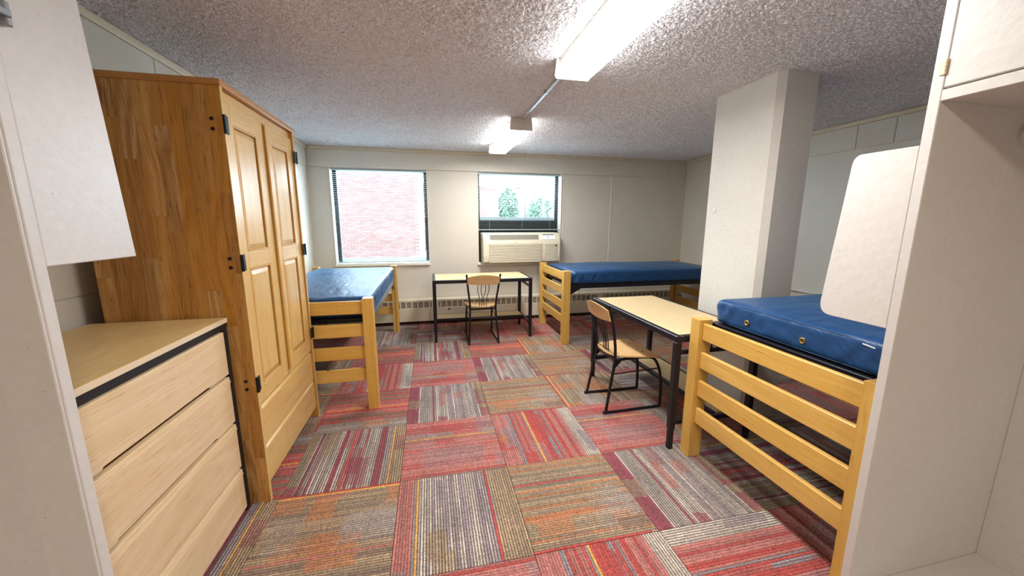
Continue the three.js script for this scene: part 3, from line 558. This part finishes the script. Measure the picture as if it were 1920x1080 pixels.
// ------------------------------------------------------------------ desks
function desk(label, pos, turn) {           // local: front edge at +z, width along x
  const t = thing('desk', label, 'desk', pos, turn), W = 1.22, D = 0.625, H = 0.762, s = 0.04, hw = W / 2, hd = D / 2;
  for (const z of [hd - s / 2, -hd + s / 2]) part(t, 'top_rail', cbox(W, s, s, 0.004), navySteel, [0, H - s / 2, z]);
  for (const x of [hw - s / 2, -hw + s / 2]) part(t, 'top_rail', cbox(s, s, D - 2 * s, 0.004), navySteel, [x, H - s / 2, 0]);
  part(t, 'tabletop', uvm(cbox(W - 2 * s + 0.012, 0.026, D - 2 * s + 0.012, 0.002), 0), laminate, [0, H - 0.0115, 0]);
  for (const x of [-1, 1]) for (const z of [-1, 1]) { const l = part(t, 'leg', cbox(s, H - s - 0.14, s, 0.004), navySteel, [x * (hw - s / 2), (H - s + 0.14) / 2, z * (hd - s / 2)]); part(l, 'leg_extension', cbox(s - 0.008, 0.16, s - 0.008, 0.003), navySteel, [0, -(H - s - 0.14) / 2 - 0.06, 0]); }
  for (const x of [-1, 1]) {
    const X = x * (hw - s / 2);
    part(t, 'side_rail', cbox(0.024, 0.024, D - 2 * s, 0.003), navySteel, [X, 0.652, 0]); part(t, 'lower_side_rail', cbox(0.028, 0.03, D - 2 * s, 0.003), navySteel, [X, 0.185, 0]);
    for (const k of [-1, 0, 1]) part(t, 'side_spindle', bar([X, 0.66, k * 0.045], [X, H - s, k * 0.045], 0.005), navySteel);
  }
  part(t, 'shelf', uvm(cbox(W - 2 * s, 0.016, 0.222, 0.002), 0), laminate, [0, 0.199, -hd + 0.145]);
  for (const z of [-hd + 0.268, -hd + 0.022]) part(t, 'shelf_rail', cbox(W - 2 * s, 0.034, 0.024, 0.003), navySteel, [0, 0.188, z]);
  return t;
}
desk('black steel desk with tan top standing in front of the heater between two beds', [0.623, 0, -4.7325], 0);
desk('black steel desk with tan top pushed against the column', [1.7675, 0, -2.523], -Math.PI / 2);

// ------------------------------------------------------------------ chairs
function chair(label, pos, turn) {          // local: rear feet on z = 0, facing -z
  const t = thing('chair', label, 'chair', pos, turn), r = 0.0115;
  for (const s of [-1, 1]) {
    part(t, 'back_upright', tube([[s * 0.177, 0.012, 0], [s * 0.165, 0.22, -0.035], [s * 0.155, 0.41, -0.066], [s * 0.158, 0.5, -0.064], [s * 0.178, 0.66, -0.032], [s * 0.198, 0.845, 0.02]], r, 40), blackSteel);
    part(t, 'runner', tube([[s * 0.177, 0.013, 0.012], [s * 0.176, 0.0105, -0.1], [s * 0.172, 0.0125, -0.3], [s * 0.168, 0.0135, -0.47]], 0.0105, 24), blackSteel);
    part(t, 'front_leg', tube([[s * 0.168, 0.013, -0.468], [s * 0.168, 0.2, -0.462], [s * 0.164, 0.33, -0.44], [s * 0.158, 0.412, -0.39], [s * 0.155, 0.426, -0.3], [s * 0.155, 0.42, -0.068]], r, 44), blackSteel);
    part(t, 'side_bar', bar([s * 0.159, 0.31, -0.05], [s * 0.165, 0.33, -0.44], 0.0055), blackSteel);
    const g = extrude([[0, 0], [0.055, 0], [0, -0.06]], 0.005); g.rotateY(Math.PI / 2); part(t, 'gusset', g, blackSteel, [s * 0.156 - 0.0025, 0.415, -0.07]);
    part(t, 'foot_cap', new THREE.SphereGeometry(0.0135, 10, 8), blackPaint, [s * 0.177, 0.0136, 0.012]);
    for (const dy of [-0.021, 0.02]) part(t, 'plate_bolt', new THREE.SphereGeometry(0.009, 8, 6), blackSteel, [s * 0.181, 0.783 + dy, 0.012 + dy * 0.3]);
  }
  part(t, 'cross_bar', bar([-0.16, 0.31, -0.05], [0.16, 0.31, -0.05], 0.0075), blackSteel);
  part(t, 'seat_bar', cbox(0.31, 0.022, 0.012, 0.002), blackSteel, [0, 0.418, -0.066]); part(t, 'front_seat_bar', bar([-0.156, 0.424, -0.34], [0.156, 0.424, -0.34], 0.009), blackSteel);
  [[-0.0405, -0.062], [-0.0135, -0.021], [0.0135, 0.021], [0.0405, 0.062]].forEach(([b, e]) => {
    const o = Math.sign(b), k = Math.abs(b) > 0.03;
    part(t, 'spindle', tube([[b, 0.412, -0.068], [b, 0.48, -0.068], [b + (k ? o * 0.004 : -o * 0.004), 0.56, -0.056], [e + o * 0.006, 0.655, -0.02], [e, 0.745, 0.012]], 0.0042, 24, 6), blackSteel);
  });
  // bent plywood back plate
  const hw = 0.19;
  const plate = sheet((u, v) => { const x = (u * 2 - 1) * hw, k = 1 - (x / hw) ** 2, y0 = 0.735 - 0.012 * k, y1 = 0.815 + 0.028 * k, y = y0 + (y1 - y0) * v; return [x, y, 0.006 + (y - 0.73) * 0.28 + 0.02 * k]; }, 20, 6, [0, 0, -0.011]);
  part(t, 'back_plate', uvm(plate, 0, R() * 3, R() * 3), chairWood);
  // dished plywood seat
  const seat = sheet((u, v) => {
    const z = -0.045 - 0.395 * v, c = 0.08; let w = 0.158 + 0.056 * smooth(v * 1.25);
    const e = Math.min(v, 1 - v) * 0.395; if (e < c) w -= c * 0.75 * (1 - Math.sqrt(1 - (1 - e / c) ** 2));
    const x = (u * 2 - 1) * w, dish = 0.008 * (2 * u - 1) ** 2 - 0.022 * smooth((v - 0.72) / 0.28) + 0.006 * smooth((0.3 - v) / 0.3);
    return [x, 0.446 + dish, z];
  }, 20, 26, [0, -0.012, 0]);
  part(t, 'seat', uvm(seat, 2, R() * 3, R() * 3), chairWood);
  for (const [x, z] of [[-0.1, -0.12], [0.1, -0.12], [-0.1, -0.33], [0.1, -0.33]]) part(t, 'seat_screw', new THREE.CylinderGeometry(0.006, 0.006, 0.006, 10), blackPaint, [x, 0.4465 + 0.008 * (x / 0.2) ** 2, z]);
  return t;
}
chair('black steel and plywood chair tucked under the desk in front of the heater', [0.597, 0, -4.268], 0);
chair('black steel and plywood chair tucked under the desk by the column', [1.27, 0, -2.6], -Math.PI / 2);

// ------------------------------------------------------------------ built-in closets
{ // closet beside the dresser
  const x1 = -0.88, z1 = -1.053, z0 = -1.083, t = thing('closet', 'white painted built in closet end with a hanging wing panel over the dresser', 'closet', [-1.2, 0, -0.2]), ox = -1.2, oz = -0.2;
  const S = (n, a, b, c, d, e, f, m = closetPaint, ch = 0.002) => part(t, n, uvm(cbox(b - a, d - c, f - e, ch), 1, a * 3.1 + e, c), m, [(a + b) / 2 - ox, (c + d) / 2, (e + f) / 2 - oz]);
  S('side_panel', XL + 0.002, x1, 0.0, CEIL - 0.001, z0, z1); S('inner_stile', -0.984, x1 - 0.002, 0.0, CEIL - 0.002, z1, z1 + 0.008);
  S('side_panel', XL + 0.002, x1, 0.0, CEIL - 0.001, 0.65, 0.68); S('header', x1 - 0.02, x1, 2.1, CEIL - 0.001, z1 + 0.008, 0.65); S('closet_floor', XL + 0.002, x1 - 0.02, 0.0, 0.168, z1 + 0.008, 0.65);
  S('hat_shelf', XL + 0.002, x1 - 0.022, 1.8, 1.82, z1 + 0.01, 0.649);
  const g = extrude([[1.083, 1.343], [1.362, 1.343], [1.312, 2.0], [1.281, CEIL - 0.002], [1.083, CEIL - 0.002]], 0.018, 0.003); g.rotateY(Math.PI / 2); part(t, 'wing_panel', uvm(g, 1), closetPaint, [x1 - 0.022 - ox, 0, -oz]);
  part(t, 'door_catch', mergeGeometries([cbox(0.02, 0.05, 0.012, 0.002), cbox(0.012, 0.016, 0.03, 0.002).translate(0.008, 0.0, 0.012)]), steel, [x1 + 0.006 - ox, 1.886, -1.098 - oz]);
}
{ // closet beside the near bed
  const x0 = 1.42, x1 = 2.062, z0 = -0.868, z1 = -0.84, t = thing('closet', 'white painted built in closet with an open bay and hinged upper cupboard door', 'closet', [1.75, 0, -0.1]), ox = 1.75, oz = -0.1;
  const S = (n, a, b, c, d, e, f, m = closetPaint, ch = 0.002) => part(t, n, uvm(cbox(b - a, d - c, f - e, ch), 1, a * 2.3 + e, c), m, [(a + b) / 2 - ox, (c + d) / 2, (e + f) / 2 - oz]);
  S('side_panel', x0, 2.138, 0.0, CEIL - 0.001, z0, z1); S('back_panel', x1, x1 + 0.03, 0.0, CEIL - 0.001, z1, 0.65); S('side_panel', x0, x1 + 0.03, 0.0, CEIL - 0.001, 0.65, 0.68);
  S('closet_floor', x0 + 0.002, x1, 0.0, 0.168, z1, 0.65); S('cupboard_floor', x0 + 0.022, x1, 1.79, 1.81, z1, 0.65); S('face_rail', x0, x0 + 0.022, 1.787, 1.8175, z1, 0.65);
  const d = S('cupboard_door', x0 - 0.002, x0 + 0.018, 1.8205, CEIL - 0.02, z1 + 0.0025, -0.1, closetPaint, 0.003);
  const hg = new THREE.Group(); hg.name = 'hinge'; hg.position.set(x0 - 0.004 - ox, 1.876, z1 + 0.001 - oz); t.add(hg);
  for (const dy of [-0.015, -0.005, 0.005, 0.015]) part(hg, 'hinge_knuckle', new THREE.CylinderGeometry(0.0042, 0.0042, 0.0092, 10), std({ color: 0xd8c7a6, roughness: 0.5 }), [0, dy, 0]);
  part(hg, 'hinge_leaf', cbox(0.002, 0.038, 0.014, 0.0005), std({ color: 0xdccfb4, roughness: 0.5 }), [0.0015, 0, -0.007]);
  const rf = new THREE.Group(); rf.name = 'rod_socket'; rf.position.set(1.795 - ox, 1.712, z1 + 0.005 - oz); t.add(rf); part(rf, 'socket_plate', new THREE.CylinderGeometry(0.032, 0.034, 0.01, 24), closetPaint, [0, 0, 0], [Math.PI / 2, 0, 0]); part(rf, 'socket_ring', new THREE.TorusGeometry(0.02, 0.005, 8, 24), closetPaint, [0, 0, 0.006]);
  // wing panel with rounded corners
  const sh = new THREE.Shape(); sh.moveTo(0.869, 1.115); sh.lineTo(1.04, 1.115); sh.quadraticCurveTo(1.085, 1.115, 1.083, 1.165); sh.lineTo(1.047, 1.64); sh.quadraticCurveTo(1.044, 1.674, 1.02, 1.674); sh.lineTo(0.869, 1.674); sh.closePath();
  const g = new THREE.ExtrudeGeometry(sh, { depth: 0.016, bevelEnabled: true, bevelThickness: 0.002, bevelSize: 0.002, bevelOffset: -0.002, bevelSegments: 2, curveSegments: 14 }); g.rotateY(Math.PI / 2);
  part(t, 'wing_panel', uvm(g, 1), closetPaint, [x0 + 0.003 - ox, 0, -oz]);
}
// ------------------------------------------------------------------ small things
{
  const t = thing('wall_hook', 'tiny white stick on hook on the column', 'hook', [2.2275, 1.541, -2.612]);
  part(t, 'hook_plate', cbox(0.004, 0.034, 0.02, 0.001), whiteMetal, [-0.002, 0, 0]); part(t, 'hook_prong', tube([[-0.004, 0.006, 0], [-0.012, -0.012, 0], [-0.02, -0.014, 0], [-0.022, -0.002, 0]], 0.003, 12, 6), whiteMetal);
  const c = thing('power_cord', 'thin grey power cord looping below the mattress on the back wall bed', 'cord', [1.62, 0, -5.26]);
  part(c, 'cable', tube([[0, 0.13, 0], [0.12, 0.1, 0.01], [0.35, 0.12, 0.02], [0.52, 0.24, 0.02], [0.6, 0.45, 0.01], [0.62, 0.6, -0.02], [0.62, 0.7, -0.1]], 0.004, 48, 6), std({ color: 0x9a9188, roughness: 0.6 }));
}

// ------------------------------------------------------------------ outdoors
{
  const ground = structure('ground', 'pale paved ground outside the windows', 'ground');
  slab(ground, 'paving', -60, 90, -0.75, -0.55, -130, ZB - 0.25, std({ color: 0xb5b1aa, roughness: 0.95 }));
  const mortar = std({ color: 0x59534f, roughness: 0.95 }), brickMat = std({ color: 0xffffff, roughness: 0.9 });
  const brickGeo = new THREE.BoxGeometry(0.2, 0.056, 0.03);
  const tones = [[0.088, 0.036, 0.030], [0.077, 0.031, 0.027], [0.098, 0.045, 0.037], [0.069, 0.029, 0.025], [0.090, 0.041, 0.034]];
  const wallB = thing('brick_building', 'flat red brick wall facing the window by the blue bed', 'building', [-4, -0.55, -14]);
    part(wallB, 'mortar_wall', cbox(7.14, 4.4, 0.3, 0.005), mortar, [-0.36 + 4 - 3.57, 2.2, -0.165]);
  const nx = Math.floor(7.14 / 0.21) - 1, ny = Math.floor(4.38 / 0.0667), im = new THREE.InstancedMesh(brickGeo, brickMat, nx * ny), M = new THREE.Matrix4(), C = new THREE.Color(), r = rng(31);
  let n = 0; for (let j = 0; j < ny; j++) for (let i = 0; i < nx; i++) { M.makeTranslation(-0.36 + 4 - 0.12 - i * 0.21 - (j % 2) * 0.105 + 0.0, 0.04 + j * 0.0667, -0.012 + r() * 0.003); im.setMatrixAt(n, M); const t = tones[Math.floor(r() * 5)]; im.setColorAt(n++, C.setRGB(t[0], t[1], t[2])); }
  im.name = 'brick_courses'; im.userData.kind = 'stuff'; wallB.add(im);
  part(wallB, 'corner_pipe', new THREE.CylinderGeometry(0.085, 0.085, 4.4, 12), whiteMetal, [-0.36 + 4 + 0.085, 2.2, 0.05]);
  // round brick building
  const rb = thing('brick_building', 'low round red brick building beyond the air conditioner window', 'building', [0.55, -0.55, -31]);
  part(rb, 'mortar_drum', new THREE.CylinderGeometry(5, 5, 4.4, 64), mortar, [0, 2.2, 0]); part(rb, 'roof_rim', new THREE.CylinderGeometry(5.08, 5.08, 0.16, 64), std({ color: 0x6a5a54, roughness: 0.8 }), [0, 4.46, 0]);
  const per = 148, rows = 66, im2 = new THREE.InstancedMesh(brickGeo, brickMat, per * rows / 2), Q = new THREE.Quaternion(), one = new THREE.Vector3(1, 1, 1), up = new THREE.Vector3(0, 1, 0);
  n = 0; for (let j = 0; j < rows; j++) for (let i = 0; i < per / 2; i++) { const a = (i + (j % 2) * 0.5) / per * Math.PI * 2 - Math.PI / 2; M.compose(new THREE.Vector3(Math.sin(a) * 5.0, 0.04 + j * 0.0667, Math.cos(a) * 5.0), Q.setFromAxisAngle(up, a), one); im2.setMatrixAt(n, M); const t = tones[Math.floor(r() * 5)]; im2.setColorAt(n++, C.setRGB(t[0], t[1], t[2])); }
  im2.name = 'brick_courses'; im2.userData.kind = 'stuff'; rb.add(im2);
  // trees
  const bark = std({ color: 0x5a4a3c, roughness: 0.9 }), leafMats = [0x4c6350, 0x546c58, 0x5a7460].map((c) => std({ color: c, roughness: 0.8 }));
  const leafG = new THREE.BufferGeometry(); leafG.setAttribute('position', new THREE.Float32BufferAttribute([0, -0.16, 0, 0.1, 0, 0.03, 0, 0.18, 0, 0, -0.16, 0, 0, 0.18, 0, -0.1, 0, 0.03], 3)); leafG.computeVertexNormals();
  function tree(label, x, z, h, rad, seed) {
    const t = thing('tree', label, 'tree', [x, -0.55, z]), q = rng(seed);
    part(t, 'trunk', new THREE.CylinderGeometry(0.12, 0.2, h * 0.55, 10), bark, [0, h * 0.275, 0]);
    for (let k = 0; k < 5; k++) { const a = k * 1.3; part(t, 'branch', bar([0, h * 0.4, 0], [Math.cos(a) * rad * 0.5, h * 0.66, Math.sin(a) * rad * 0.5], 0.06, 6), bark); }
    const N = 5200, L = new THREE.InstancedMesh(leafG, leafMats[seed % 3], N), E = new THREE.Euler();
    for (let k = 0; k < N; k++) { const u = q() * 2 - 1, a = q() * 6.2832, s = Math.pow(q(), 0.4), ry = h * 0.36, lump = 0.85 + 0.25 * Math.sin(a * 3 + seed) * Math.sin(u * 5); const w = Math.sqrt(1 - u * u); E.set(q() * 6, q() * 6, q() * 6); M.compose(new THREE.Vector3(w * Math.cos(a) * rad * s * lump, h * 0.64 + u * ry * s * lump, w * Math.sin(a) * rad * s * lump), Q.setFromEuler(E), one); L.setMatrixAt(k, M); }
    L.name = 'foliage'; L.userData.kind = 'stuff'; t.add(L);
  }
  tree('round leafy tree standing next to the round brick building', 8.3, -40, 5.6, 1.35, 3);
  tree('broad leafy tree standing behind the utility pole', 14.8, -50, 5.8, 2.1, 7);
  const lp = thing('parking_lamp', 'tall parking lot lamp post with two heads between the trees', 'lamp post', [9.22, -0.55, -36]), poleM = std({ color: 0x25292d, roughness: 0.6, metalness: 0.4 });
  part(lp, 'pole', new THREE.CylinderGeometry(0.06, 0.08, 5.2, 10), poleM, [0, 2.6, 0]); for (const s of [-1, 1]) { part(lp, 'arm', cbox(0.5, 0.05, 0.05, 0.005), poleM, [s * 0.25, 5.15, 0]); part(lp, 'lamp_head', cbox(0.55, 0.1, 0.3, 0.02), poleM, [s * 0.7, 5.16, 0]); }
  const up1 = thing('utility_pole', 'wooden utility pole with a crossarm and insulators', 'utility pole', [13.55, -0.55, -44]), poleW = std({ color: 0x4a4541, roughness: 0.9 });
  part(up1, 'pole', new THREE.CylinderGeometry(0.14, 0.19, 7.0, 10), poleW, [0, 3.5, 0]); part(up1, 'crossarm', cbox(2.5, 0.1, 0.1, 0.01), poleW, [0, 6.6, 0.18]);
  for (const x of [-1.15, -0.7, 0.5, 1.1]) { part(up1, 'insulator', new THREE.CylinderGeometry(0.04, 0.06, 0.2, 8), poleM, [x, 6.75, 0.18]); part(up1, 'jumper_wire', tube([[x, 6.75, 0.18], [x - 0.05, 6.3, 0.2], [x - 0.15, 5.7, 0.2]], 0.025, 10, 5), poleM); }
  const lb = thing('low_building', 'distant low building with a pale pink hipped roof', 'building', [17.7, -0.55, -70]);
  part(lb, 'walls', cbox(5.4, 3.0, 4, 0.02), std({ color: 0x8a8580, roughness: 0.9 }), [0, 1.5, 0]);
  const roof = new THREE.CylinderGeometry(1.2, 4.0, 1.5, 4, 1); roof.rotateY(Math.PI / 4); roof.scale(1.1, 1, 0.8); part(lb, 'roof', roof, std({ color: 0x8a6a66, roughness: 0.9 }), [0, 3.76, 0]);
}
shade(scene);
renderer.render(scene, camera);
